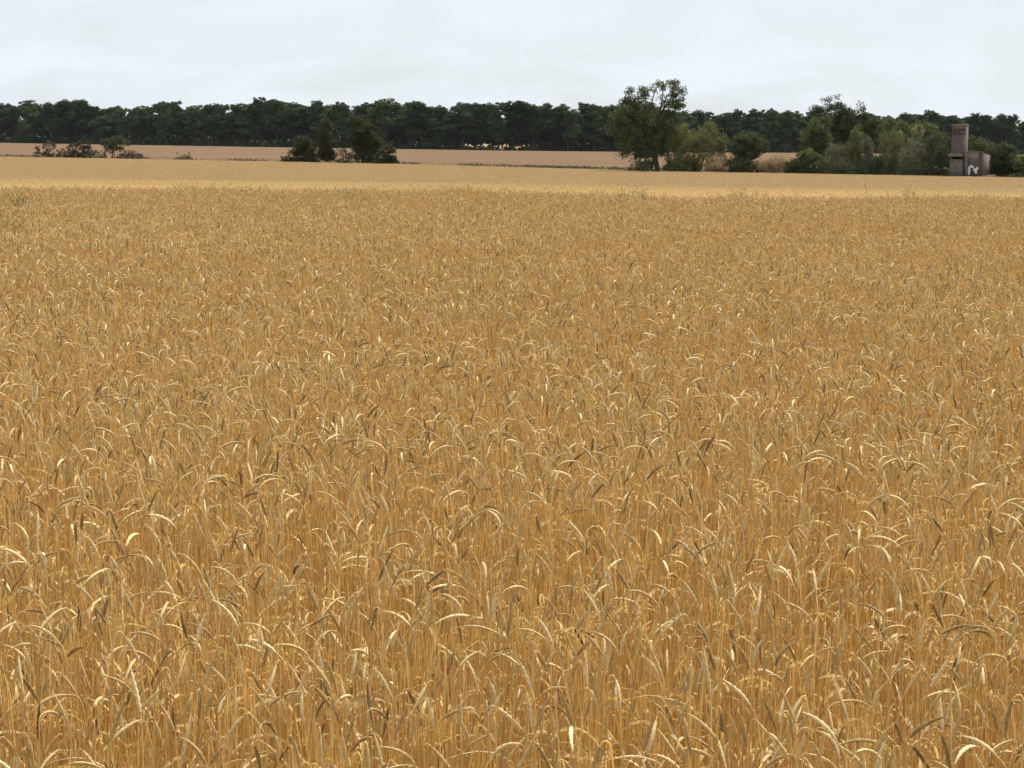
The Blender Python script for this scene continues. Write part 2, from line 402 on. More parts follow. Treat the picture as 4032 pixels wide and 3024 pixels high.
# earless tillers and dry blades between the stalks
NFILL = 8
for i in range(NFILL):
    b = MB(); lf = MB()
    for q in range(9):
        x0, y0 = r0.normal(size=2) * .055; h = r0.uniform(.6, .97); a = r0.uniform(0, 6.28); ln = r0.uniform(0, .12)
        t_ = np.linspace(0, 1, 5)[:, None]
        pts = np.array([x0, y0, 0]) + t_ * np.array([0, 0, h]) + t_ ** 2 * ln * h * np.array([math.cos(a), math.sin(a), -.1])
        b.tube(pts, np.linspace(.0019, .001, 5), 3)
    for q in range(5):
        base = np.append(r0.normal(size=2) * .06, r0.uniform(.25, .72)); az = r0.uniform(0, 6.28)
        dh = np.array([math.cos(az), math.sin(az), 0]); sv = np.array([-dh[1], dh[0], 0]); t0 = r0.uniform(.05, .5); ln = r0.uniform(.1, .24); V = []; pos = base
        for k in range(6):
            wq = .004 * (1 - k / 6.2)
            V += [pos - sv * wq, pos + sv * wq]; t0 += r0.uniform(.15, .55); pos = pos + (dh * math.sin(t0) + np.array([0, 0, math.cos(t0)])) * ln / 6
        k = np.arange(5) * 2; lf.add(V, np.stack([k, k + 1, k + 3, k + 2], 1))
    m1 = b.mesh('a', None); nb = len(m1.polygons)
    b.add(np.concatenate(lf.v), np.concatenate(lf.f[4])) if False else None
    off = b.n
    b.v += lf.v; b.f.setdefault(4, []).extend([f + off for f in lf.f[4]]); b.n += lf.n
    me = b.mesh('tillers', M['stem']); me.materials.append(M['dryleaf'])
    mi = np.zeros(len(me.polygons), int); mi[nb:] = 1; me.polygons.foreach_set('material_index', mi)
    o = bpy.data.objects.new('b_tillers_%02d' % i, me); plib.objects.link(o)

def instancer(name, pts, rot, scl, idx, coll, label, kind='stuff'):
    me = bpy.data.meshes.new(name); me.vertices.add(len(pts)); me.vertices.foreach_set('co', np.asarray(pts, np.float32).ravel())
    a = me.attributes.new('rot', 'FLOAT_VECTOR', 'POINT'); a.data.foreach_set('vector', np.asarray(rot, np.float32).ravel())
    a = me.attributes.new('scl', 'FLOAT', 'POINT'); a.data.foreach_set('value', np.asarray(scl, np.float32))
    a = me.attributes.new('idx', 'INT', 'POINT'); a.data.foreach_set('value', np.asarray(idx, np.int32))
    me.update()
    o = bpy.data.objects.new(name, me); COL.objects.link(o)
    g = bpy.data.node_groups.new(name, 'GeometryNodeTree')
    g.interface.new_socket('Geometry', in_out='INPUT', socket_type='NodeSocketGeometry'); g.interface.new_socket('Geometry', in_out='OUTPUT', socket_type='NodeSocketGeometry')
    gi = N(g, 'NodeGroupInput'); go = N(g, 'NodeGroupOutput'); ci = N(g, 'GeometryNodeCollectionInfo')
    ci.inputs['Collection'].default_value = coll; ci.inputs['Separate Children'].default_value = True; ci.inputs['Reset Children'].default_value = True
    ip = N(g, 'GeometryNodeInstanceOnPoints'); ip.inputs['Pick Instance'].default_value = True
    L(g, gi.outputs[0], ip.inputs['Points']); L(g, ci.outputs[0], ip.inputs['Instance'])
    for nm, ty, so in (('rot', 'FLOAT_VECTOR', 'Rotation'), ('scl', 'FLOAT', 'Scale'), ('idx', 'INT', 'Instance Index')):
        na = N(g, 'GeometryNodeInputNamedAttribute', data_type=ty); na.inputs[0].default_value = nm
        if so == 'Rotation':
            e = N(g, 'FunctionNodeEulerToRotation'); L(g, na.outputs[0], e.inputs[0]); L(g, e.outputs[0], ip.inputs[so])
        else: L(g, na.outputs[0], ip.inputs[so])
    L(g, ip.outputs[0], go.inputs[0])
    md = o.modifiers.new('crop', 'NODES'); md.node_group = g
    return tag(o, label, kind=kind)

NEAR_Y = 7.0                        # in front of this every stalk is placed singly; beyond, in patches of many stalks
def field_points(dens, y0, y1):
    hw = lambda y: .234 * y * 1.10 + 1.6
    n = int(dens * (2 * hw((y0 + y1) / 2)) * (y1 - y0))
    y = rng.uniform(y0, y1, n); x = rng.uniform(-1, 1, n) * hw(y)
    return x, y
x1, y1_ = field_points(190, 2.6, NEAR_Y); x2, y2_ = field_points(62, 2.6, NEAR_Y)
X = np.concatenate([x1, x2]); Y = np.concatenate([y1_, y2_])
I = np.concatenate([rng.integers(0, NST, len(x1)), NST + rng.integers(0, NFILL, len(x2))])
n = len(X)
S = np.clip(1.0 + rng.normal(size=n) * .062, .72, 1.17)
ROT = np.stack([rng.normal(size=n) * .055, rng.normal(size=n) * .055, rng.uniform(0, 2 * np.pi, n)], 1)
# a few laid over
fl = rng.random(n) < .03
ROT[fl, 0] += rng.normal(size=fl.sum()) * .35; ROT[fl, 1] += rng.normal(size=fl.sum()) * .35
Zg = ground_z(X, Y) - .01

def mesh_arrays(me):
    v = np.empty(len(me.vertices) * 3, np.float32); me.vertices.foreach_get('co', v); v = v.reshape(-1, 3)
    li = np.empty(len(me.loops), np.int32); me.loops.foreach_get('vertex_index', li)
    st = np.empty(len(me.polygons), np.int32); me.polygons.foreach_get('loop_start', st)
    mi = np.empty(len(me.polygons), np.int32); me.polygons.foreach_get('material_index', mi)
    sh = np.empty(len(me.polygons), bool); me.polygons.foreach_get('use_smooth', sh)
    names = [m.name for m in me.materials]
    gm = np.array([PATCH_MATS.index(q) for q in names])[mi]
    return v, li, st, gm, sh
PATCH_MATS = ['straw_stem', 'ear_husk', 'awn', 'dry_blade']
def euler_m(e):
    cx, sx, cy_, sy, cz_, sz_ = np.cos(e[0]), np.sin(e[0]), np.cos(e[1]), np.sin(e[1]), np.cos(e[2]), np.sin(e[2])
    return np.array([[cz_, -sz_, 0], [sz_, cz_, 0], [0, 0, 1]]) @ np.array([[cy_, 0, sy], [0, 1, 0], [-sy, 0, cy_]]) @ np.array([[1, 0, 0], [0, cx, -sx], [0, sx, cx]])
def patch(name, size, dens_st, dens_fl, stalk_src, fill_src, coll):
    vs_, ls_, ss_, gs_, hs_ = [], [], [], [], []; ov = ol = 0
    jobs = [(stalk_src[rng.integers(len(stalk_src))], False) for _ in range(int(dens_st * size * size))] + [(fill_src[rng.integers(len(fill_src))], True) for _ in range(int(dens_fl * size * size))]
    for (v, li, st, gm, sh), isf in jobs:
        e = np.array([rng.normal() * .055, rng.normal() * .055, rng.uniform(0, 6.283)])
        if rng.random() < .03: e[:2] += rng.normal(size=2) * .35
        sc = np.clip(1 + rng.normal() * .065, .72, 1.18)
        vs_.append((v * sc) @ euler_m(e).T + np.append(rng.uniform(-size / 2, size / 2, 2), 0)); ls_.append(li + ov); ss_.append(st + ol); gs_.append(gm); hs_.append(sh)
        ov += len(v); ol += len(li)
    me = bpy.data.meshes.new(name); v = np.concatenate(vs_); me.vertices.add(len(v)); me.vertices.foreach_set('co', v.astype(np.float32).ravel())
    li = np.concatenate(ls_); st = np.concatenate(ss_)
    me.loops.add(len(li)); me.loops.foreach_set('vertex_index', li.astype(np.int32)); me.polygons.add(len(st)); me.polygons.foreach_set('loop_start', st.astype(np.int32))
    for q in PATCH_MATS: me.materials.append(bpy.data.materials[q])
    me.polygons.foreach_set('material_index', np.concatenate(gs_).astype(np.int32)); me.polygons.foreach_set('use_smooth', np.concatenate(hs_)); me.update(calc_edges=True)
    coll.objects.link(bpy.data.objects.new(name, me))
src_st = [mesh_arrays(o.data) for o in plib.objects if o.name.startswith('a_')]
src_fl = [mesh_arrays(o.data) for o in plib.objects if o.name.startswith('b_')]
lod_st = []
for kd in KINDS:
    st = make_stalk(kd, r0, 1); parts = []
    for p_ in ('stem', 'ear', 'awns', 'leaf'):
        if p_ in st: parts.append(mesh_arrays(st[p_].mesh(p_, M[PART_MAT[p_]], smooth=(p_ in ('stem', 'ear')))))
    v0 = l0 = 0; acc = [[], [], [], [], []]
    for v, li, st_, gm, sh in parts:
        for a_, q in zip(acc, (v, li + v0, st_ + l0, gm, sh)): a_.append(q)
        v0 += len(v); l0 += len(li)
    lod_st.append(tuple(np.concatenate(a_) for a_ in acc))
mlib = bpy.data.collections.new('patch_shapes'); PS1, NP1, PS2, NP2 = 1.2, 8, 2.0, 6
for i in range(NP1): patch('a_patch_%02d' % i, PS1, 185, 56, src_st, src_fl, mlib)
for i in range(NP2): patch('b_patch_%02d' % i, PS2, 165, 34, lod_st, src_fl, mlib)
def patch_points(size, y0, y1, i0, ni):
    pp, rr, ii = [], [], []
    y = y0 + size / 2
    while y - size / 2 < y1 - .01:
        hw = .234 * (y + size) * 1.10 + 1.6; k = int(math.ceil(hw / size)); sh = rng.uniform(-.5, .5) * size
        for q in range(-k, k + 1):
            x = q * size + sh
            pt = .5 * math.sin(x * .7 + 1.3) * math.sin(y * .45) + .5 * math.sin(x * .31 - y * .27 + 2)
            pp.append((x, y, float(ground_z(x, y)) - .01 + .05 * pt + rng.normal() * .02)); rr.append((rng.normal() * .03, rng.normal() * .03, rng.integers(0, 4) * math.pi / 2)); ii.append(i0 + rng.integers(0, ni))
        y += size
    return pp, rr, ii, y - size / 2
p1, r1, i1, yend = patch_points(PS1, NEAR_Y, 21.0, 0, NP1)
p2, r2, i2, yend2 = patch_points(PS2, yend, NEAR_EDGE - 4, NP1, NP2)
# ragged far edge: single small patches at uneven depth
p3, r3, i3, _ = patch_points(PS1, yend2, NEAR_EDGE - 1.2, 0, NP1)
p3 = [(a_, b_, c_ - .05) for a_, b_, c_ in p3]
ex = np.arange(-15, 15, .5)
for x in ex:
    y = NEAR_EDGE - 1.4 + .7 * math.sin(x * .9) * math.sin(x * .37 + 1) + rng.normal() * .35
    p3.append((x, y, float(ground_z(x, y)) - .10 + abs(rng.normal()) * .055)); r3.append((0, 0, rng.uniform(0, 6.28))); i3.append(int(rng.integers(0, NP1)))
pall = p1 + p2 + p3
instancer('cereal_field', pall, r1 + r2 + r3, np.ones(len(pall)), i1 + i2 + i3, mlib, 'dense ripe golden cereal crop filling the near field')
# the 300 stalks that show largest become things of their own
tops = np.array([p[2] for p in protos])
isst = I < NST
cz, sz = np.cos(ROT[:, 2]), np.sin(ROT[:, 2])
tp = tops[np.minimum(I, NST - 1)] * S[:, None]
tx = X + tp[:, 0] * cz; ty_ = Y + tp[:, 0] * sz; tz = Zg + tp[:, 2]
pxx, pyy = project(np.stack([tx, ty_, tz], 1))
vis = isst & (pxx > 20) & (pxx < PW - 20) & (pyy > 0) & (pyy < PH - 25) & (~fl)
order = np.argsort(np.where(vis, Y, 1e9))[:300]
LBL = {'hanging': 'golden cereal stalk with its ear hanging straight down', 'arched': 'golden cereal stalk with its ear arched over in a curve', 'upright': 'golden cereal stalk with its ear leaning only slightly'}
for i in order:
    kd, meshes, _ = protos[I[i]]
    root = empty('cereal_stalk', (X[i], Y[i], Zg[i])); root.rotation_euler = ROT[i]; root.scale = (S[i],) * 3
    bl = 'curled dry blade' if 'leaf' in meshes else 'bare stem'; hg = 'tall' if S[i] > 1.05 else ('short' if S[i] < .95 else 'middling')
    tag(root, hg + ' ' + LBL[kd] + ' and ' + bl, 'cereal stalk', '%s stalks with %s ears, %s' % (hg, kd, bl))
    ear = None
    for p_ in ('stem', 'ear', 'awns', 'leaf'):
        if p_ in meshes:
            o = bpy.data.objects.new(p_, meshes[p_]); COL.objects.link(o); o.parent = ear if p_ == 'awns' else root
            if p_ == 'ear': ear = o
rest = np.ones(n, bool); rest[order] = False
instancer('field_edge_crop', np.stack([X, Y, Zg], 1)[rest], ROT[rest], S[rest], I[rest], plib, 'thick golden straw and stalks along the near edge of the field')

# ------------------------------------------------------------------ far crop
flib = bpy.data.collections.new('far_tuft_shapes')
def tuft(b, cx, cy0, sc=1.0):
    k = 26; p0 = np.stack([cx + rng.normal(size=k) * .2, cy0 + rng.normal(size=k) * .2, np.zeros(k)], 1)
    h = rng.uniform(.3, .62, k) * sc; a = rng.uniform(0, 6.28, k); ln = rng.uniform(.05, .3, k); Zz = np.zeros(k)
    wv = np.stack([-np.sin(a), np.cos(a), Zz], 1) * .012; dv = np.stack([np.cos(a), np.sin(a), Zz], 1) * (ln * h)[:, None]; up = np.array([0, 0, 1.])
    p1 = p0 + dv * .4 + up * (h * .7)[:, None]; p2 = p0 + dv + up * (h * .97)[:, None]; p3 = p2 + dv * .7 - up * .06
    V = np.stack([p0 - wv * .5, p0 + wv * .5, p1 + wv * .6, p1 - wv * .6, p2 + wv, p2 - wv, p3 + wv * .5, p3 - wv * .5], 1).reshape(-1, 3)
    o = (np.arange(k) * 8)[:, None]; b.add(V, np.concatenate([o + [0, 1, 2, 3], o + [3, 2, 4, 5], o + [5, 4, 6, 7]]))
FT = 3.0
for i in range(6):
    b = MB()
    for q in range(54): tuft(b, *rng.uniform(-FT / 2, FT / 2, 2), 1 + rng.normal() * .07)
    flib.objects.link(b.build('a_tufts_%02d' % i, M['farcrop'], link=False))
for i in range(4):
    b = MB()
    for q in range(3): tuft(b, *rng.uniform(-.4, .4, 2), 1 + rng.normal() * .1)
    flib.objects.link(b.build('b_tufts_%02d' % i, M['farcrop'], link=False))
pts, ix = [], []
y = 122.0
while y < 345:
    x = -(.234 * 1.14 * y + 4) + rng.uniform(0, FT)
    while x < .234 * 1.14 * y + 4:
        if y < line_D(PW / 2 + x / y * F) - 2.4: pts.append((x, y)); ix.append(int(rng.integers(0, 6)))
        x += FT
    y += FT
for px in np.arange(-420, 4460, 3.0):       # ragged edge along the bush line
    for _ in range(3):
        D = line_D(px) - .5 - rng.uniform(0, 2.6); pts.append(((px - PW / 2) / F * D, D)); ix.append(6 + int(rng.integers(0, 4)))
pts = np.array(pts); n2 = len(pts)
Zf = np.where(pts[:, 1] < 200, ground_z(pts[:, 0], pts[:, 1]), FAR_G)
instancer('far_cereal_field', np.column_stack([pts, Zf]), np.stack([np.zeros(n2), np.zeros(n2), rng.integers(0, 4, n2) * math.pi / 2], 1), np.ones(n2), ix, flib, 'pale ripe cereal crop on the lower field beyond the near one')
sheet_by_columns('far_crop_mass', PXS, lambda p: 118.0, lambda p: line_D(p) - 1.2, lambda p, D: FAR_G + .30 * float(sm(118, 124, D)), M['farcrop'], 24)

# ------------------------------------------------------------------ plants
def limb(b, p0, p1, r0_, r1_, sag=.12, k=5, n=6):
    p0, p1 = np.array(p0, float), np.array(p1, float); t = np.linspace(0, 1, n)[:, None]
    ln = np.linalg.norm(p1 - p0); off = rng.normal(size=3) * sag * ln * .5; off[2] = abs(off[2]) * .4
    b.tube(p0 + (p1 - p0) * t + np.sin(t * np.pi) * off, np.linspace(r0_, r1_, n), k)
def clumps(lobes, per, csize, shell=.55):
    """clump centres spread through ellipsoid lobes (x, y, z, rx, ry, rz[, weight])"""
    out_ = []
    for l in lobes:
        c = np.array(l[:3]); rr = np.array(l[3:6]); k = max(2, int(per * (l[6] if len(l) > 6 else 1)))
        d = rng.normal(size=(k, 3)); d /= np.linalg.norm(d, axis=1)[:, None]
        rad = rng.uniform(0, 1, k) ** (1 / 3.) * (1 - shell) + shell * rng.uniform(.75, 1.02, k)
        out_.append(c + d * rr * rad[:, None])
    return np.concatenate(out_)
def leaf_crown(lobes, per, csize, nleaf, leaf, aspect=.6, shell=.5, vert=0., flat=0., squash=.75):
    cs = clumps(lobes, per, csize, shell)
    b = MB(); k = max(3, int(nleaf / len(cs)))
    sz = csize * rng.uniform(.6, 1.35, len(cs))
    d = rng.normal(size=(len(cs), k, 3)); d /= np.linalg.norm(d, axis=2)[..., None]; d *= (rng.random((len(cs), k, 1)) ** .45)
    d[..., 2] *= squash * (1 + vert * 1.6)
    p = (cs[:, None] + d * sz[:, None, None]).reshape(-1, 3)
    b.leaves(p, leaf, aspect, flat, vert)
    return b, cs

def plant(name, label, cat, D, px, top, lobes_px, leafm, base=None, trunk_r=.12, per=14, csize=.55, nleaf=3500, leaf=.2, group=None,
          bark='bark', stems=1, shell=.5, vert=0., depth=.9, lean=0., twigs=10, aspect=.55, squash=.75, skirt=None, dense=1.35):
    """lobes_px: (column, row, half-width, half-height[, weight]) in photograph pixels, turned into metres at forward distance D"""
    s_ = D / F
    if skirt is None: skirt = cat == 'bush'
    lobes_px = list(lobes_px)
    if skirt:
        xl = min(l[0] - l[2] for l in lobes_px); xr = max(l[0] + l[2] for l in lobes_px); gy = HZ + 3.7 / D * F + (px - PW / 2) * ROLL
        for q in range(3): lobes_px.append((xl + (xr - xl) * (q + .5) / 3, gy - 10, (xr - xl) * .2, 14, 1.5))
    nleaf = int(nleaf * dense * (1.7 if leafm in ('brown', 'conifer') else 1))
    bx = at_depth(base if base else px, 650, D)[0]
    root = empty(name, (bx, D, FAR_G)); tag(root, label, cat, group)
    lobes = []
    for l in lobes_px:
        P = at_depth(l[0], l[1], D); rx, rz = l[2] * s_, l[3] * s_
        lobes.append((P[0] - bx, rng.normal() * rx * .35, P[2] - FAR_G, rx, max(rx, .5 * rz) * depth, rz, l[4] if len(l) > 4 else 1))
    tot = sum(l[6] * l[3] * l[5] for l in lobes)
    crown, cs = leaf_crown([l[:6] + (l[6] * l[3] * l[5] / tot * len(lobes),) for l in lobes], per, csize, nleaf, leaf, aspect, shell, vert, 0, squash)
    t = MB(); zt = max(l[2] for l in lobes)
    for q in range(stems):
        ox = rng.normal() * .25 * (stems > 1); oy = rng.normal() * .25 * (stems > 1)
        l = lobes[q % len(lobes)]; fork = np.array([ox * 1.4 + l[0] * .35 + lean * .4, oy * 1.4, l[2] * .5])
        limb(t, (ox, oy, -.25), fork, trunk_r, trunk_r * .68, .08, 7)
        for li, l in enumerate(lobes):
            if stems > 1 and li % stems != q % len(lobes): continue
            limb(t, fork * .97, (l[0], l[1], l[2]), trunk_r * .42, trunk_r * .12, .1, 5)
        for c in cs[rng.permutation(len(cs))[:twigs]]:
            dl = [np.linalg.norm(np.array(l[:3]) - c) for l in lobes]; l = lobes[int(np.argmin(dl))]
            limb(t, np.array(l[:3]) * [1, 1, .92], c, trunk_r * .14, trunk_r * .05, .12, 4, 5)
    t.build('trunk', M[bark], root, smooth=True)
    crown.build('crown', M[leafm], root)
    return root

# --- pines of the far forest
def pine_variant(i, H=17.0):
    r_ = rng
    tk = MB(); top = np.array([r_.normal() * .8, r_.normal() * .8, H * .86])
    limb(tk, (0, 0, -.3), top, .26, .10, .06, 6, 8)
    lobes = []; nl = int(r_.integers(7, 11)); dome = i % 3; wd = r_.uniform(4.2, 5.6) if dome else r_.uniform(3.4, 4.2)
    lo = (.24, .30, .36)[dome]
    for k in range(nl):
        f_ = k / (nl - 1); z = H * (lo + (.90 - lo) * f_); a = r_.uniform(0, 6.28); pr = np.interp(f_, [0, .35, .7, 1], [.62, .9, 1.0, .5] if dome else [.5, 1, .8, .45])
        rr = wd * pr * r_.uniform(.38, .7); d = wd * pr * r_.uniform(.2, .62)
        c = (top[0] * f_ + math.cos(a) * d, top[1] * f_ + math.sin(a) * d, z)
        lobes.append((*c, rr * 1.15, rr * 1.15, rr * r_.uniform(.42, .62)))
        limb(tk, np.array(top) * [1, 1, 0] * f_ + [0, 0, max(2, z - 2.2)], c, .09, .03, .1, 4)
    lobes.append((top[0], top[1], H * .91, wd * .6, wd * .6, H * .09))
    cr_, _ = leaf_crown(lobes, 13, .95, 7500, .55, .6, .4, squash=.68)
    for k in range(5):
        z = H * r_.uniform(.15, .4); a = r_.uniform(0, 6.28); limb(tk, (0, 0, z), (math.cos(a) * 2, math.sin(a) * 2, z + r_.uniform(-.3, .8)), .05, .015, .1, 3)
    return tk.mesh('trunk', M['pinebark'], True), cr_.mesh('crown', M['pine'])
PINES = [pine_variant(i) for i in range(12)]
prof_px = np.array([(0,215),(60,215),(100,220),(160,210),(182,213),(215,227),(270,226),(330,222),(370,209),(400,226),(440,226),(480,218),(520,224),(570,207),(612,205),(650,223),(690,213),(740,218),(790,226),(820,212),(870,217),(940,222),(965,232),(985,231),(1015,216),(1050,222),(1110,217),(1150,222),(1190,222),(1240,231),(1290,211),(1322,222),(1400,228),(1500,240),(1580,232),(1610,239),(1660,233),(1720,240),(1800,240),(1900,245),(1950,243),(2010,234),(2050,250),(2090,243),(2140,244),(2212,245),(2300,245),(2700,246)]) * PW / 2212.
def prof(px): return float(np.interp(px, prof_px[:, 0], prof_px[:, 1])) if px > 0 else 395 + 6 * math.sin(px * .02)
rows = [(0, 60, 0, 5, 'front row'), (9, 60, 6, 24, 'second row'), (20, 64, 10, 26, 'third row'), (34, 84, 12, 28, 'back row')]
gap = (1790, 2075)
REG = [(130, 'behind the outermost brown scrub'), (330, 'behind the brown scrub bushes'), (560, 'behind the olive thicket tree'), (900, 'behind the twin-stemmed shrub'), (1230, 'behind the grey scrub'), (1360, 'behind the slim conifer'), (1600, 'behind the broad conifer'),
       (1790, 'beyond the broad conifer'), (2075, 'at the daylight gap'), (2370, 'before the tallest tree'), (2700, 'behind the tallest tree'), (2870, 'behind the feathery bush'), (3030, 'behind the round olive tree'), (3170, 'behind the dry grass mounds'),
       (3450, 'behind the open-crowned tree'), (3650, 'behind the tamarisks'), (3830, 'behind the ruined tower'), (9999, 'beyond the ruined hut')]
for off, step, dlo, dhi, nm in rows:
    px = -260.0
    while px < 4330:
        pj = px + rng.uniform(-.35, .35) * step; D = forest_D(pj) + off + rng.uniform(-3, 3)
        extra = rng.uniform(dlo, dhi) if rng.random() < .62 else rng.uniform(14, 46)
        sky_top = prof(pj) + extra
        P = at_depth(pj, sky_top, D); H = P[2] - FAR_G
        vi = int(rng.integers(0, len(PINES))); tkm, crm = PINES[vi]
        root = empty('pine_tree', (P[0], D, FAR_G), rng.uniform(0, 6.28)); sxy = rng.uniform(.85, 1.4)
        root.scale = (sxy, sxy, H / 17.0)
        reg = [t_ for q, t_ in REG if pj < q][0]; shp = ('narrow', 'broad', 'flat-topped')[vi % 3]; hg = 'low' if extra > 15 else ('high' if extra < 5 else 'mid-height')
        tag(root, '%s %s dark pine in the forest %s %s' % (hg, shp, nm, reg), 'pine tree', 'forest pines %s: %s, %s, %s' % (reg, nm, hg, shp))
        for nm2, me in (('trunk', tkm), ('crown', crm)):
            o = bpy.data.objects.new(nm2, me); COL.objects.link(o); o.parent = root
        px += step * rng.uniform(.75, 1.25)
# forest undergrowth and the dense growth inside, left open near the ground where daylight shows between the trunks
P = []
for px in np.arange(-280, 4340, 8.0):
    for off in (3, 10, 18, 26, 38, 46, 54):
        ingap = gap[0] < px < gap[1]
        D = forest_D(px) + off + rng.uniform(-3, 3); lo_ = 0; h = rng.uniform(.8, 2.8) if off < 15 else rng.uniform(5, 11)
        if ingap:
            if off < 15:
                if rng.random() < .42: continue
                h = rng.uniform(.6, 1.8)
            else: lo_ = 2.0 + .5 * math.sin(px * .08)
        k = int(8 + h * 3.4); c = np.array([(px - PW / 2) / F * D, D, FAR_G])
        P.append(c + np.stack([rng.normal(size=k) * 1.1, rng.normal(size=k) * 1.0, rng.uniform(lo_, max(h, lo_ + 1), k)], 1))
b = MB(); b.leaves(np.concatenate(P), 1.0, .7)
tag(b.build('forest_undergrowth', M['pine']), 'dark tangled undergrowth below the forest pines', kind='stuff')

# --- single bushes and trees on the field line (columns and rows are those of the photograph)
sc_g = 'brown scrub bushes on the far field line'
LD = line_D
plant('scrub_bush', 'low brown leafless scrub bush at the outer end of the brown thicket', 'bush', LD(180) + 1, 180, 552, [(150, 590, 16, 14), (195, 574, 28, 20), (185, 600, 20, 10)], 'brown', trunk_r=.09, per=16, csize=.32, nleaf=1500, leaf=.16, stems=3, twigs=18, group=sc_g)
plant('scrub_bush', 'small pale brown scrub bush between two taller ones in the brown thicket', 'bush', LD(245) + 2, 245, 580, [(240, 594, 18, 12), (262, 600, 14, 8)], 'brown', trunk_r=.05, per=10, csize=.28, nleaf=650, leaf=.15, stems=3, twigs=12, group=sc_g)
plant('scrub_bush', 'widest dark brown scrub bush in the middle of the brown thicket', 'bush', LD(310) + 1.5, 310, 552, [(290, 583, 28, 20), (330, 572, 26, 20), (345, 590, 22, 18), (310, 600, 34, 10)], 'brown', trunk_r=.1, per=20, csize=.36, nleaf=2600, leaf=.17, stems=4, twigs=20, group=sc_g)
plant('thicket_tree', 'small olive tree with leaning stems above the brown thicket', 'tree', LD(450) + 2, 450, 533, [(440, 558, 36, 18), (465, 552, 26, 20), (415, 566, 26, 14), (490, 564, 26, 10), (455, 585, 30, 16), (425, 592, 16, 14, .6)], 'dark', base=445, trunk_r=.08, per=18, csize=.42, nleaf=3400, leaf=.18, stems=3, twigs=14)
plant('scrub_bush', 'low black arching scrub at the foot of the olive thicket tree', 'bush', LD(400) + .5, 395, 592, [(392, 602, 30, 9), (372, 600, 18, 10)], 'dark', trunk_r=.06, per=12, csize=.25, nleaf=1100, leaf=.14, stems=3, twigs=10)
plant('scrub_bush', 'sprawling twiggy brown scrub with arching branches beside the olive thicket tree', 'bush', LD(500) + 1, 500, 588, [(485, 604, 22, 14), (520, 602, 20, 12), (545, 612, 16, 6)], 'brown', trunk_r=.07, per=14, csize=.28, nleaf=1100, leaf=.15, stems=4, twigs=20)
plant('dry_shrub', 'tiny twin-stemmed dry shrub standing alone on the field line', 'bush', LD(735) + 1, 735, 596, [(745, 608, 9, 14), (722, 614, 6, 9), (700, 602, 7, 6)], 'brown', trunk_r=.05, per=8, csize=.18, nleaf=420, leaf=.12, stems=3, twigs=8)

plant('scrub_bush', 'low twiggy grey scrub at the outer foot of the conifer clump', 'bush', LD(1150) + .6, 1150, 582, [(1150, 610, 32, 18), (1185, 604, 26, 22), (1120, 624, 18, 9)], 'conifer', trunk_r=.06, per=18, csize=.32, nleaf=1500, leaf=.15, stems=4, twigs=26)
plant('round_bush', 'rounded dark green bush beside the slim conifer', 'bush', LD(1200) + 2.2, 1195, 536, [(1190, 560, 34, 24), (1210, 580, 34, 26), (1175, 590, 26, 20), (1230, 600, 26, 26)], 'conifer', trunk_r=.13, per=24, csize=.5, nleaf=6500, leaf=.19, stems=2)
plant('slim_conifer', 'slim upright dark conifer with light tufts in the conifer clump', 'tree', LD(1285) + 1.6, 1285, 474, [(1285, 495, 18, 22), (1282, 525, 28, 24), (1285, 560, 34, 26), (1288, 595, 34, 28), (1290, 620, 34, 14)], 'conifer', trunk_r=.16, per=16, csize=.5, nleaf=8000, leaf=.19, vert=.3)
plant('scrub_bush', 'bare brown brush filling the gap between the two conifers', 'bush', LD(1340) + 1.2, 1345, 578, [(1340, 600, 24, 18), (1360, 614, 20, 14)], 'brown', trunk_r=.05, per=14, csize=.3, nleaf=800, leaf=.15, stems=4, twigs=24)
plant('broad_conifer', 'broad spreading dark conifer, tallest of the conifer clump', 'tree', LD(1430) + 2, 1430, 468, [(1405, 486, 26, 20), (1440, 500, 38, 26), (1410, 535, 44, 28), (1465, 545, 38, 32), (1425, 580, 52, 28), (1480, 595, 36, 26), (1430, 618, 56, 16)], 'conifer', trunk_r=.22, per=17, csize=.55, nleaf=14000, leaf=.2, vert=.15)
plant('round_bush', 'low ragged olive bush hugging the broad conifer', 'bush', LD(1525) + 1, 1525, 568, [(1520, 590, 28, 18), (1545, 606, 20, 28), (1505, 615, 28, 18)], 'conifer', trunk_r=.09, per=18, csize=.4, nleaf=4000, leaf=.17, stems=3)

plant('tall_tree', 'tallest tree, airy green crown with two open top lobes', 'tree', LD(2600) + 1.5, 2590, 310,
      [(2500, 385, 44, 42, 1.0), (2545, 370, 34, 34, .8), (2468, 440, 52, 50, 1), (2540, 455, 66, 60, 1), (2440, 505, 46, 40, 1), (2510, 540, 70, 56, 1), (2590, 530, 62, 66, 1), (2475, 590, 56, 34, 1), (2560, 605, 56, 36, 1),
       (2645, 500, 42, 66, 1), (2655, 560, 34, 44, 1), (2600, 585, 56, 40, 1), (2420, 470, 24, 26, .8), (2535, 640, 44, 20, .8), (2625, 372, 26, 42, .45), (2648, 348, 34, 28, .8), (2676, 385, 28, 46, 1.0), (2590, 338, 16, 26, .5), (2645, 425, 40, 30, .9), (2612, 325, 9, 16, .6), (2688, 350, 14, 24, .8)],
      'elm', base=2600, trunk_r=.34, per=16, csize=.62, nleaf=23000, leaf=.21, depth=.75, twigs=60, shell=.4)
plant('dry_shrub', 'low dry brushwood shrub beside the trunk of the tallest tree', 'bush', LD(2520) + .5, 2525, 614, [(2500, 632, 26, 18), (2545, 640, 34, 18), (2510, 652, 34, 8)], 'dark', trunk_r=.06, per=18, csize=.3, nleaf=1700, leaf=.15, stems=4, twigs=26)
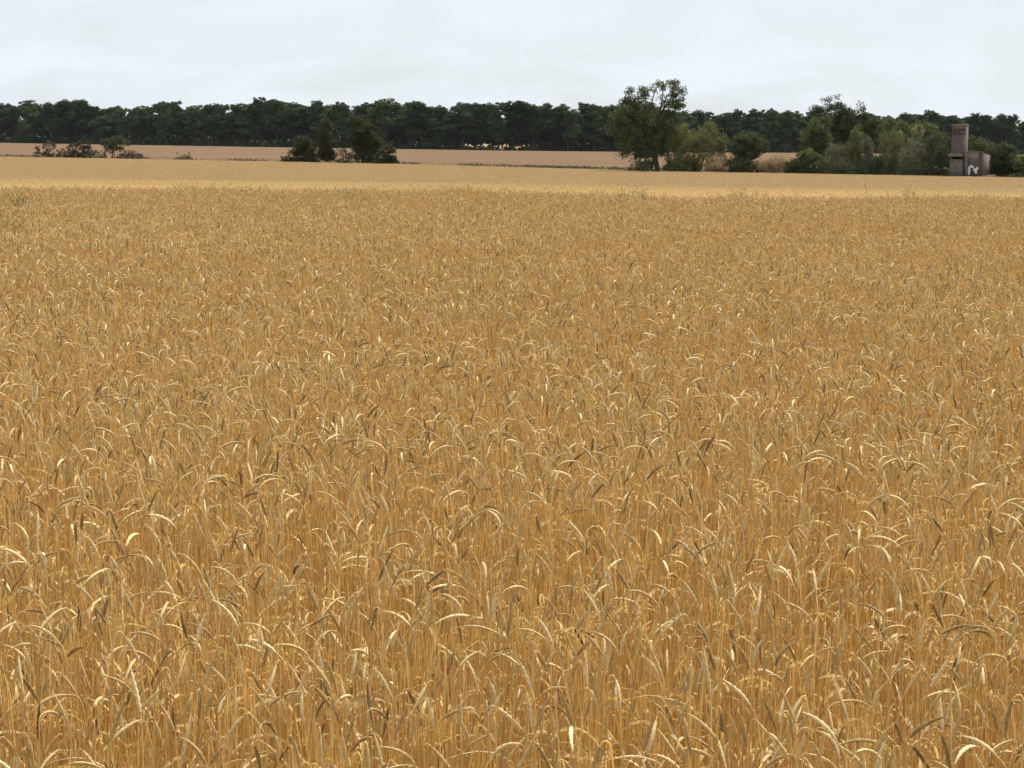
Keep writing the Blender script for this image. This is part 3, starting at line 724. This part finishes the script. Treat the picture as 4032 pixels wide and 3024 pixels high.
plant('willow_bush', 'large feathery olive-green bush spreading beside the tallest tree', 'bush', LD(2740) + 1.5, 2740, 488,
      [(2700, 520, 40, 32), (2780, 520, 44, 34), (2835, 545, 24, 36), (2670, 570, 48, 40), (2745, 570, 60, 40), (2820, 590, 40, 36), (2680, 625, 56, 36), (2750, 630, 60, 34), (2840, 570, 18, 30)], 'willow', trunk_r=.14, per=22, csize=.5, nleaf=12500, leaf=.2, vert=.35, stems=5, aspect=.4, twigs=12)
plant('dry_shrub', 'brownish dry brush between the feathery bush and the round tree', 'bush', LD(2830) + 1, 2832, 610, [(2810, 640, 30, 22), (2850, 632, 20, 24)], 'drygrass', trunk_r=.04, per=16, csize=.35, nleaf=1300, leaf=.18, stems=4, vert=.4, twigs=14)
plant('round_tree', 'small round dark olive tree with low skirted crown', 'tree', LD(2940) + 2, 2945, 514, [(2965, 548, 52, 32), (2920, 570, 48, 34), (2985, 580, 36, 38), (2940, 600, 56, 28), (2905, 610, 30, 24), (2940, 635, 44, 22)], 'dark', trunk_r=.2, per=24, csize=.52, nleaf=9000, leaf=.19)
plant('low_bush', 'low green bush below the round olive tree with a pale stem', 'bush', LD(2930) + .4, 2928, 615, [(2905, 645, 30, 24), (2955, 648, 30, 24)], 'dark', trunk_r=.05, per=18, csize=.35, nleaf=2200, leaf=.17, stems=2)
for (px, hw, top, lab) in ((3010, 40, 640, 'pale dry grass mound next to the round olive tree'), (3060, 46, 618, 'tallest pale dry grass mound between round tree and dark bush'), (3110, 36, 628, 'pale dry grass mound in front of the dark glossy bush')):
    hh = (676 - top) / 2
    plant('grass_mound', lab, 'dry grass', LD(px) + 1.5 + rng.uniform(0, 2), px, top, [(px, top + hh, hw, hh), (px + 10, top + hh * 1.3, hw, hh * .8)], 'drygrass', trunk_r=.03, per=26, csize=.4, nleaf=2400, leaf=.26, vert=.6, aspect=.22, stems=5, twigs=4)
plant('poplar', 'mid-green loose poplar rising behind the dark glossy bush', 'tree', LD(3210) + 12, 3215, 468, [(3215, 500, 34, 32), (3190, 540, 34, 36), (3235, 550, 34, 40), (3195, 595, 40, 34), (3240, 600, 34, 34), (3255, 475, 16, 26)], 'elm', trunk_r=.16, per=20, csize=.6, nleaf=6500, leaf=.21, vert=.2)
plant('tall_tree', 'tall dark open-crowned tree behind the pale thicket shrubs', 'tree', LD(3320) + 20, 3310, 378,
      [(3300, 400, 22, 20, .5), (3265, 412, 20, 24, .6), (3325, 425, 34, 28, .8), (3270, 450, 44, 34), (3330, 470, 46, 40), (3220, 445, 30, 26), (3300, 520, 56, 44), (3385, 430, 22, 26, .5), (3410, 445, 18, 24, .5), (3395, 480, 44, 36), (3370, 530, 46, 40), (3320, 580, 60, 40), (3430, 505, 34, 40)],
      'dark', trunk_r=.32, per=16, csize=.62, nleaf=13000, leaf=.21, shell=.4, twigs=40, depth=.7)
plant('low_bush', 'dark glossy green bush at the open end of the thicket', 'bush', LD(3180) + 1, 3185, 588, [(3180, 618, 44, 30), (3160, 645, 44, 30), (3215, 645, 44, 34)], 'elm', trunk_r=.1, per=24, csize=.45, nleaf=5500, leaf=.2, stems=3)
plant('low_bush', 'small dark bush beside the grass mounds at the thicket foot', 'bush', LD(3120) + .5, 3112, 632, [(3112, 655, 22, 20)], 'dark', trunk_r=.05, per=18, csize=.3, nleaf=1100, leaf=.16, stems=2)
tg = 'pale upright shrubs of the thicket'
for nm, lab, px, do, lobes, mm, vt in (
    ('upright_shrub', 'grey-green upright shrub with yellowish tips beside the dark glossy bush', 3300, 1.5, [(3285, 600, 26, 34), (3320, 605, 24, 30), (3300, 650, 40, 34)], 'grey', .7),
    ('upright_shrub', 'tallest pale green column-shaped shrub of the thicket', 3372, 3, [(3372, 535, 22, 30), (3370, 580, 30, 40), (3372, 640, 32, 44)], 'willow', .7),
    ('upright_shrub', 'slender brownish-green shrub leaning against the tallest column shrub', 3415, 2, [(3412, 575, 20, 32), (3420, 630, 26, 40), (3430, 660, 26, 24)], 'grey', .7),
    ('upright_shrub', 'dark low shrub in the hollow of the thicket', 3455, 1.2, [(3450, 650, 26, 26), (3355, 668, 24, 14)], 'dark', .2),
    ('tamarisk', 'feathery many-stemmed tamarisk with pale tips in the thicket middle', 3500, 3, [(3490, 560, 26, 34), (3520, 545, 18, 30), (3545, 560, 20, 34), (3500, 610, 40, 40), (3530, 650, 40, 36)], 'willow', .7),
    ('tamarisk', 'rounded grey tamarisk standing under the pale yellow plume', 3600, 2, [(3600, 590, 42, 30), (3575, 625, 40, 40), (3625, 630, 40, 44), (3590, 665, 50, 24)], 'grey', .5),
    ('low_bush', 'dark leafy bush pressed against the ruined tower', 3700, 2.5, [(3700, 545, 36, 30), (3680, 590, 36, 36), (3715, 620, 30, 40), (3690, 660, 42, 30), (3655, 600, 26, 40)], 'dark', .1)):
    plant(nm, lab, 'bush', LD(px) + do, px, 0, lobes, mm, trunk_r=.08, per=22, csize=.42, nleaf=5200, leaf=.19, vert=vt, stems=4, aspect=.4, twigs=10, group=tg if nm == 'upright_shrub' else None)
plant('plume_sapling', 'pale yellow plumed sapling rising above the grey tamarisk', 'tree', LD(3612) + 5, 3612, 498, [(3604, 528, 13, 28), (3622, 522, 12, 26), (3585, 560, 7, 16), (3545, 535, 7, 16)], 'plume', trunk_r=.07, per=14, csize=.3, nleaf=1500, leaf=.18, vert=.6, stems=2)
plant('thicket_tree', 'mid-height green tree filling the background behind the tamarisks', 'tree', LD(3560) + 22, 3540, 460, [(3480, 500, 50, 44), (3560, 520, 56, 44), (3640, 520, 46, 40), (3600, 570, 60, 50), (3500, 580, 60, 50), (3680, 560, 50, 50)], 'elm', trunk_r=.22, per=20, csize=.65, nleaf=9500, leaf=.22)
plant('leafy_bush', 'dark leafy bush behind the hut, rising beside the tower', 'bush', LD(3860) + 12, 3860, 545, [(3840, 560, 34, 24), (3880, 585, 44, 34), (3830, 600, 40, 40)], 'elm', trunk_r=.12, per=22, csize=.5, nleaf=4200, leaf=.2)
plant('leafy_bush', 'big dark bush next to the lit end wall of the hut', 'bush', LD(3940) + 6, 3945, 562, [(3930, 590, 40, 30), (3970, 605, 34, 34), (3925, 640, 46, 44), (3985, 650, 40, 40)], 'dark', trunk_r=.14, per=24, csize=.5, nleaf=7000, leaf=.2)
plant('leafy_bush', 'low green bush beyond the big dark bush by the hut', 'bush', LD(4030) + 3, 4030, 615, [(4020, 650, 34, 30), (4070, 640, 50, 40)], 'elm', trunk_r=.1, per=24, csize=.45, nleaf=4500, leaf=.2, stems=3)
plant('round_tree', 'rounded green tree standing out in front of the pine forest', 'tree', 880, 97, 476, [(97, 500, 30, 24), (85, 530, 28, 26), (110, 530, 28, 26)], 'dark', trunk_r=.25, per=16, csize=1.1, nleaf=2200, leaf=.6)

for k, (px, hw, tp, mm, lab) in enumerate(((2655, 36, 632, 'dark', 'low dark brush just beyond the trunk of the tallest tree'), (2700, 60, 622, 'dark', 'dark undergrowth inside the large feathery bush'), (2885, 36, 625, 'olive', 'low olive brush joining the feathery bush to the round tree'), (3140, 34, 640, 'dark', 'low dark brush at the back of the dark glossy bush'), (3265, 50, 622, 'olive', 'olive brush behind the yellow-tipped upright shrub'),
        (3350, 44, 625, 'dark', 'dark brush behind the tallest column shrub'), (3450, 50, 615, 'olive', 'olive brush behind the hollow of the thicket'), (3540, 50, 615, 'dark', 'dark brush behind the feathery tamarisk'), (3640, 50, 610, 'dark', 'dark brush behind the rounded grey tamarisk'), (3725, 46, 600, 'dark', 'dark brush behind the foot of the ruined tower'),
        (3905, 40, 610, 'dark', 'dark brush behind the rubble heap'), (3965, 50, 610, 'elm', 'green brush behind the big dark bush by the hut'), (4040, 60, 625, 'dark', 'dark brush farthest beyond the ruined hut'))):
    plant('brush_bush', lab, 'bush', LD(px) + 6 + (k % 3) * 1.5, px, tp, [(px - hw * .4, tp + 22, hw * .6, 24), (px + hw * .4, tp + 24, hw * .6, 24), (px, tp + 38, hw, 22)], mm, trunk_r=.07, per=18, csize=.5, nleaf=3200, leaf=.26, stems=3, twigs=6)

# ------------------------------------------------------------------ ruined brick hut with tower
HD = LD(3815) + 1.2; s_ = HD / F
def zrow(px, py): return at_depth(px, py, HD)[2] - FAR_G
hx = at_depth(3770, 650, HD)[0]
hut = empty('ruined_hut', (hx, HD, FAR_G), R(-24)); tag(hut, 'ruined brick hut with a square chimney tower and white graffiti', 'ruin')
tw = 1.48; ttop = zrow(3770, 497); htop = zrow(3830, 600)
b = MB()                                # tower shaft with two narrow slots through the front
sl_z, sl_h, sl_w = zrow(3770, 523), .42, .15
fr = []; xsl = (-.42, .05)
b.box((0, tw / 2 - .15, ttop / 2), (tw - .01, tw - .2, ttop - .01))           # core behind the front leaf
z0, z1 = sl_z - sl_h / 2, sl_z + sl_h / 2
b.box((0, -.125 + .0, z0 / 2), (tw, .25, z0)); b.box((0, -.125, (z1 + ttop) / 2), (tw, .25, ttop - z1))
edges = [-tw / 2, xsl[0] - sl_w / 2, xsl[0] + sl_w / 2, xsl[1] - sl_w / 2, xsl[1] + sl_w / 2, tw / 2]
for a, c in ((edges[0], edges[1]), (edges[2], edges[3]), (edges[4], edges[5])): b.box(((a + c) / 2, -.125 + .003, sl_z), (c - a, .25, sl_h + .06))
b.v = [v + np.array([0, .25, 0]) for v in b.v]
tower = b.build('tower', M['brick'], hut)
for x in xsl:
    q = MB(); q.box((x + .075, .13, sl_z), (.07, .2, sl_h * .8)); q.build('slot_daylight', M['slab'], tower)  # pale strip whose colour stands in for daylight seen through the slot
q = MB(); q.box((-.02, tw / 2, ttop + .10), (tw + .05, tw + .05, .17)); q.box((.4, tw / 2, ttop + .22), (.42, tw * .8, .12)); q.build('cap_slab', M['slab'], tower)
# main block right of the tower: sloping roof towards the far end
W = (3872 - 3797) * s_ * 1.02; Dp = 3.9; x0 = tw / 2 - .06
zt = htop; zl = htop - .34
b = MB()
v = [(x0, -.12, 0), (x0 + W, -.12, 0), (x0 + W, Dp, 0), (x0, Dp, 0), (x0, -.12, zt), (x0 + W - .1, -.12, zt - .05), (x0 + W - .05, Dp, zl), (x0, Dp, zl)]
b.add(v, [[0, 3, 2, 1], [4, 5, 6, 7], [0, 1, 5, 4], [1, 2, 6, 5], [2, 3, 7, 6], [3, 0, 4, 7]])
wall = b.build('wall', M['brick'], hut)
q = MB(); q.box((x0 + .26, -.17, zt / 2 - .02), (.42, .10, zt - .04)); q.build('pilaster', M['render'], hut)
q = MB(); q.box((x0 + W / 2 - .02, -.06, zt + .035), (W + .06, .34, .09)); q.build('coping', M['slab'], hut)
q = MB(); q.box((x0 + W - .08, -.15, zt / 2 - .1), (.2, .07, zt - .2)); q.build('corner_strip', M['brick'], hut)
# end wall plaster, lit by the sun
q = MB(); q.add([(x0 + W + .012, -.10, .05), (x0 + W + .012, Dp - .02, .05), (x0 + W - .03, Dp - .02, zl - .08), (x0 + W - .075, -.10, zt - .12),
                 (x0 + W + .03, -.10, .05), (x0 + W + .03, Dp - .02, .05), (x0 + W - .012, Dp - .02, zl - .08), (x0 + W - .057, -.10, zt - .12)],
                [[0, 3, 2, 1], [4, 5, 6, 7], [0, 1, 5, 4], [1, 2, 6, 5], [2, 3, 7, 6], [3, 0, 4, 7]]); q.build('end_wall_plaster', M['render'], hut)
# porch below the tower: projecting slab, dark slot, plastered wall
zs = zrow(3765, 615)
q = MB(); q.box((-.05, -.17, (zs - .32) / 2), (tw - .1, .82, zs - .32)); q.build('lower_wall', M['render'], hut)
q = MB(); q.add([(-tw / 2 - .12, -.85, zs - .05), (tw / 2 - .1, -.85, zs - .05), (tw / 2 - .1, .3, zs - .02), (-tw / 2 - .12, .3, zs - .02), (-tw / 2 - .12, -.85, zs + .12), (tw / 2 - .1, -.85, zs + .12), (tw / 2 - .1, .3, zs + .4), (-tw / 2 - .12, .3, zs + .4)],
                [[0, 3, 2, 1], [4, 5, 6, 7], [0, 1, 5, 4], [1, 2, 6, 5], [2, 3, 7, 6], [3, 0, 4, 7]]); q.build('roof_slab', M['slab'], hut)
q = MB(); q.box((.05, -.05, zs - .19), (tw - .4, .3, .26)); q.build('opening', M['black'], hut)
# graffiti: an arch stroke and a forked stroke in white paint, flat on the wall
gx = x0 + .82; gz = zrow(3830, 672)
def stroke(pts, wdt):
    pts = np.array(pts, float); t = np.gradient(pts, axis=0); t /= np.linalg.norm(t, axis=1)[:, None]; nrm = np.stack([-t[:, 1], t[:, 0]], 1) * wdt / 2
    a, c = pts + nrm, pts - nrm; n_ = len(pts)
    V = [(p[0], -.125 - .004, p[1]) for p in a] + [(p[0], -.125 - .004, p[1]) for p in c]
    i = np.arange(n_ - 1); return V, np.stack([i, i + n_, i + n_ + 1, i + 1], 1)
q = MB()
th = np.linspace(math.pi * .96, .35, 10)
V, f = stroke([(gx - .22, gz - .45)] + [(gx + .02 + .21 * math.cos(a), gz + .22 + .26 * math.sin(a)) for a in th], .22); q.add(V, f)
q.build('graffiti', M['whitepaint'], wall)
q = MB(); V, f = stroke([(gx + .26, gz + .18), (gx + .45, gz + .05), (gx + .62, gz + .22), (gx + .74, gz + .36)], .28); q.add(np.array(V) - [0, .004, 0], f); q.build('graffiti', M['whitepaint'], wall)
q = MB(); V, f = stroke([(gx + .5, gz + .02), (gx + .56, gz - .18), (gx + .50, gz - .30)], .22); q.add(np.array(V) - [0, .008, 0], f); q.build('graffiti', M['whitepaint'], wall)
for k in range(9):                     # loose and broken bricks along the tops
    q = MB(); top_ = k < 5
    c = (rng.uniform(-tw / 2 + .1, tw / 2 - .1), rng.uniform(.1, .5), ttop + .20) if top_ else (x0 + rng.uniform(.6, W - .25), -.05, zt + .11)
    q.box(c, (rng.uniform(.16, .3), rng.uniform(.1, .16), rng.uniform(.07, .15)), rng.uniform(-.4, .4)); q.build('brick', M['brick'], tower if top_ else wall)
# rubble heap
b = MB(); nx, ny = 26, 14; gx_, gy_ = np.meshgrid(np.linspace(-1, 1, nx), np.linspace(-1, 1, ny))
hh = np.clip(1 - (gx_ ** 2) - gy_ ** 2, 0, 1) ** .6 * (.78 + .22 * np.sin(gx_ * 7 + 1) * np.cos(gy_ * 5)) + rng.normal(size=gx_.shape) * .03
i = np.arange(ny - 1)[:, None] * nx + np.arange(nx - 1)[None]
b.add(np.stack([gx_ * 1.55, gy_ * 1.0, hh * .85 - .1], -1).reshape(-1, 3), np.stack([i, i + 1, i + nx + 1, i + nx], -1).reshape(-1, 4))
for k in range(26):
    a = rng.uniform(-1, 1, 2) * [1.3, .8]; b.box((a[0], a[1], .75 * max(0, 1 - (a[0] / 1.55) ** 2 - a[1] ** 2) ** .6), rng.uniform(.1, .28, 3), rng.uniform(0, 3))
rb = b.build('rubble_heap', M['rubble']); rb.location = (at_depth(3885, 690, HD)[0], HD - 1.6, FAR_G); tag(rb, 'heap of rubble and earth at the foot of the ruined hut', 'rubble')

# ------------------------------------------------------------------ verge along the field line
P = []
for px in np.arange(-380, 4420, 1.6):
    D = line_D(px) + abs(rng.normal()) * 2.2; x = (px - PW / 2) / F * D
    h = .35 + .35 * (math.sin(px * .021) * math.sin(px * .0077 + 1) > .0) + .2 * rng.random()
    k = 7; P.append(np.stack([x + rng.normal(size=k) * .4, D + rng.normal(size=k) * .4, FAR_G + rng.uniform(.1, 1, k) * h + .05], 1))
b = MB(); b.leaves(np.concatenate(P), .34, .22, vert=.8)
tag(b.build('verge_grass', M['brown']), 'dark dry grass strip along the edge of the far field', kind='stuff')
P = []
for k in range(5200):
    px = rng.uniform(-300, 4300); u = rng.random() ** 1.6; D = line_D(px) + 3 + u * 60
    x = (px - PW / 2) / F * D; P.append([[x + rng.normal() * .2, D, FAR_G + rng.uniform(.05, .45)] for _ in range(4)])
b = MB(); b.leaves(np.concatenate(P), .36, .22, vert=.8)
tag(b.build('fallow_grass', M['drygrass']), 'thin dry grass scattered over the fallow field', kind='stuff')
P = []
for k in range(900):
    px = rng.normal(2170, 45); D = line_D(px) + rng.uniform(2, 9); P.append([[(px - PW / 2) / F * D, D, FAR_G + rng.uniform(.05, .75)] for _ in range(3)])
for k in range(420):
    px = rng.uniform(2220, 2480); D = line_D(px) + rng.uniform(12, 24); P.append([[(px - PW / 2) / F * D, D, FAR_G + rng.uniform(.05, .6)] for _ in range(3)])
b = MB(); b.leaves(np.concatenate(P), .32, .3, vert=.7)
tag(b.build('green_verge_grass', M['olive']), 'grey-green grass patch at the far field edge', kind='stuff')

# ------------------------------------------------------------------ weeds standing in the near crop
def canopy(px, py, h=.97):
    """point on the canopy of the near crop below a pixel"""
    d = ray(px, py); t = (h - CAM_Z) / d[2]; t = min(t, 48.5 / d[1])
    return np.array([d[0] * t, d[1] * t])
def weed(name, label, px, py_base, h_above, lean=0., forks=3, green=False, bushy=0, D=None):
    if D is None: x, y = canopy(px, py_base)
    else: y = D; x = at_depth(px, py_base, D)[0]
    root = empty(name, (x, y, float(ground_z(x, y)))); tag(root, label, 'weed')
    H = .95 + h_above; b = MB(); lf = MB()
    t = np.linspace(0, 1, 7)[:, None]; P = np.concatenate([lean * np.clip(t - .45, 0, 1) ** 1.3 * 2, 0 * t, t * H], 1); b.tube(P, np.linspace(.009, .004, 7), 5)
    tips = [P[-1]]
    for k in range(forks):
        z = rng.uniform(.6, .92); p0 = np.array([np.interp(z, t[:, 0], P[:, 0]), 0, z * H]); a = rng.uniform(0, 6.28); ln = (1 - z) * H * rng.uniform(.7, 1.2)
        p1 = p0 + np.array([math.cos(a) * ln * .55, math.sin(a) * ln * .55, ln * .85]); limb(b, p0, p1, .006, .003, .15, 4, 5); tips.append(p1)
    b.build('stem', M['weedstem'], root, smooth=True)
    for tp_ in tips:
        lf.leaves(tp_ + rng.normal(size=(8 + bushy * 16, 3)) * np.array([.02, .02, .035]) * (1 + bushy * 1.6) - [0, 0, .03 + .05 * bushy], .034 if not bushy else .045, .3, vert=.5)
    lf.build('leaves', M['weed'] if green else M['weeddry'], root)
    return root
weed('dry_weed', 'tall bare dark weed stalk leaning over the far edge of the near crop', 3430, 775, .33, lean=-.16, forks=0)
weed('dry_weed', 'short bent dry weed stalk beside the tall leaning one', 3520, 780, .14, lean=-.16, forks=1)
weed('dry_weed', 'forked dry weed with several upright branches above the crop', 3578, 782, .27, forks=6)
weed('dry_weed', 'fluffy brown weed head just above the crop edge', 2925, 765, .22, forks=5, bushy=1)
weed('dry_weed', 'thin dry weed stalk near the fluffy brown weed head', 2988, 770, .18, lean=-.06, forks=1)
weed('dry_weed', 'single curved dry weed facing the brown scrub thicket', 440, 745, .10, lean=-.05, forks=2)
weed('dry_weed', 'small brown weed cluster over the pale strip of crop', 2180, 752, .14, forks=5, bushy=1)
weed('dry_weed', 'stubby brown weed beside the green weed patch', 2620, 775, .12, forks=2)
weed('dry_weed', 'low brown weed near the lit end of the hut', 3855, 782, .14, forks=5, bushy=1)
for px, py, hh, lab in ((2440, 765, .10, 'low green weed at the thin end of the green weed patch'), (2490, 765, .13, 'bushy green weed in the middle of the green weed patch'), (2530, 764, .15, 'tallest bushy green weed of the green weed patch'),
                        (1362, 775, .10, 'greyish green weed in line with the slim conifer'), (30, 880, .08, 'leafy green weed at the margin of the near crop'), (75, 800, .16, 'tall loose green weed behind the leafy margin weed')):
    weed('green_weed', lab, px, py, hh, forks=9, green=True, bushy=2)
for px, py, lab in ((2181, 1190, 'pale round seed head beside a long bleached ear'), (2188, 860, 'tiny pale seed head far out in the near crop'), (2414, 1145, 'pale seed head standing apart in the crop'), (2160, 940, 'small pale seed head halfway across the crop')):
    d = ray(px, py); t = (1.0 - CAM_Z) / d[2]; x, y = d[0] * t, d[1] * t
    root = empty('dry_thistle', (x, y, float(ground_z(x, y)))); tag(root, lab, 'thistle'); b = MB()
    b.tube([(0, 0, 0), (.01, 0, .5), (0, .005, 1.01)], [.003, .0028, .0022], 4); b.build('stem', M['stem'], root)
    lf = MB(); dd = rng.normal(size=(90, 3)); dd /= np.linalg.norm(dd, axis=1)[:, None]; lf.leaves(np.array([0, .005, 1.02]) + dd * .010 * rng.random((90, 1)) ** .4, .010, .4); lf.build('seed_head', M['thistle'], root)

# ------------------------------------------------------------------ summer haze
m, t = mat('haze_air'); pv = N(t, 'ShaderNodeVolumePrincipled'); pv.inputs['Color'].default_value = (.82, .88, .98, 1); pv.inputs['Density'].default_value = 1.9e-5; pv.inputs['Anisotropy'].default_value = .2
o_ = N(t, 'ShaderNodeOutputMaterial'); L(t, pv.outputs[0], o_.inputs['Volume'])
b = MB(); b.box((0, 5000, 8.5), (18200, 18300, 23)); hz = b.build('haze', m); tag(hz, 'thin pale haze lying over the fields', kind='stuff')
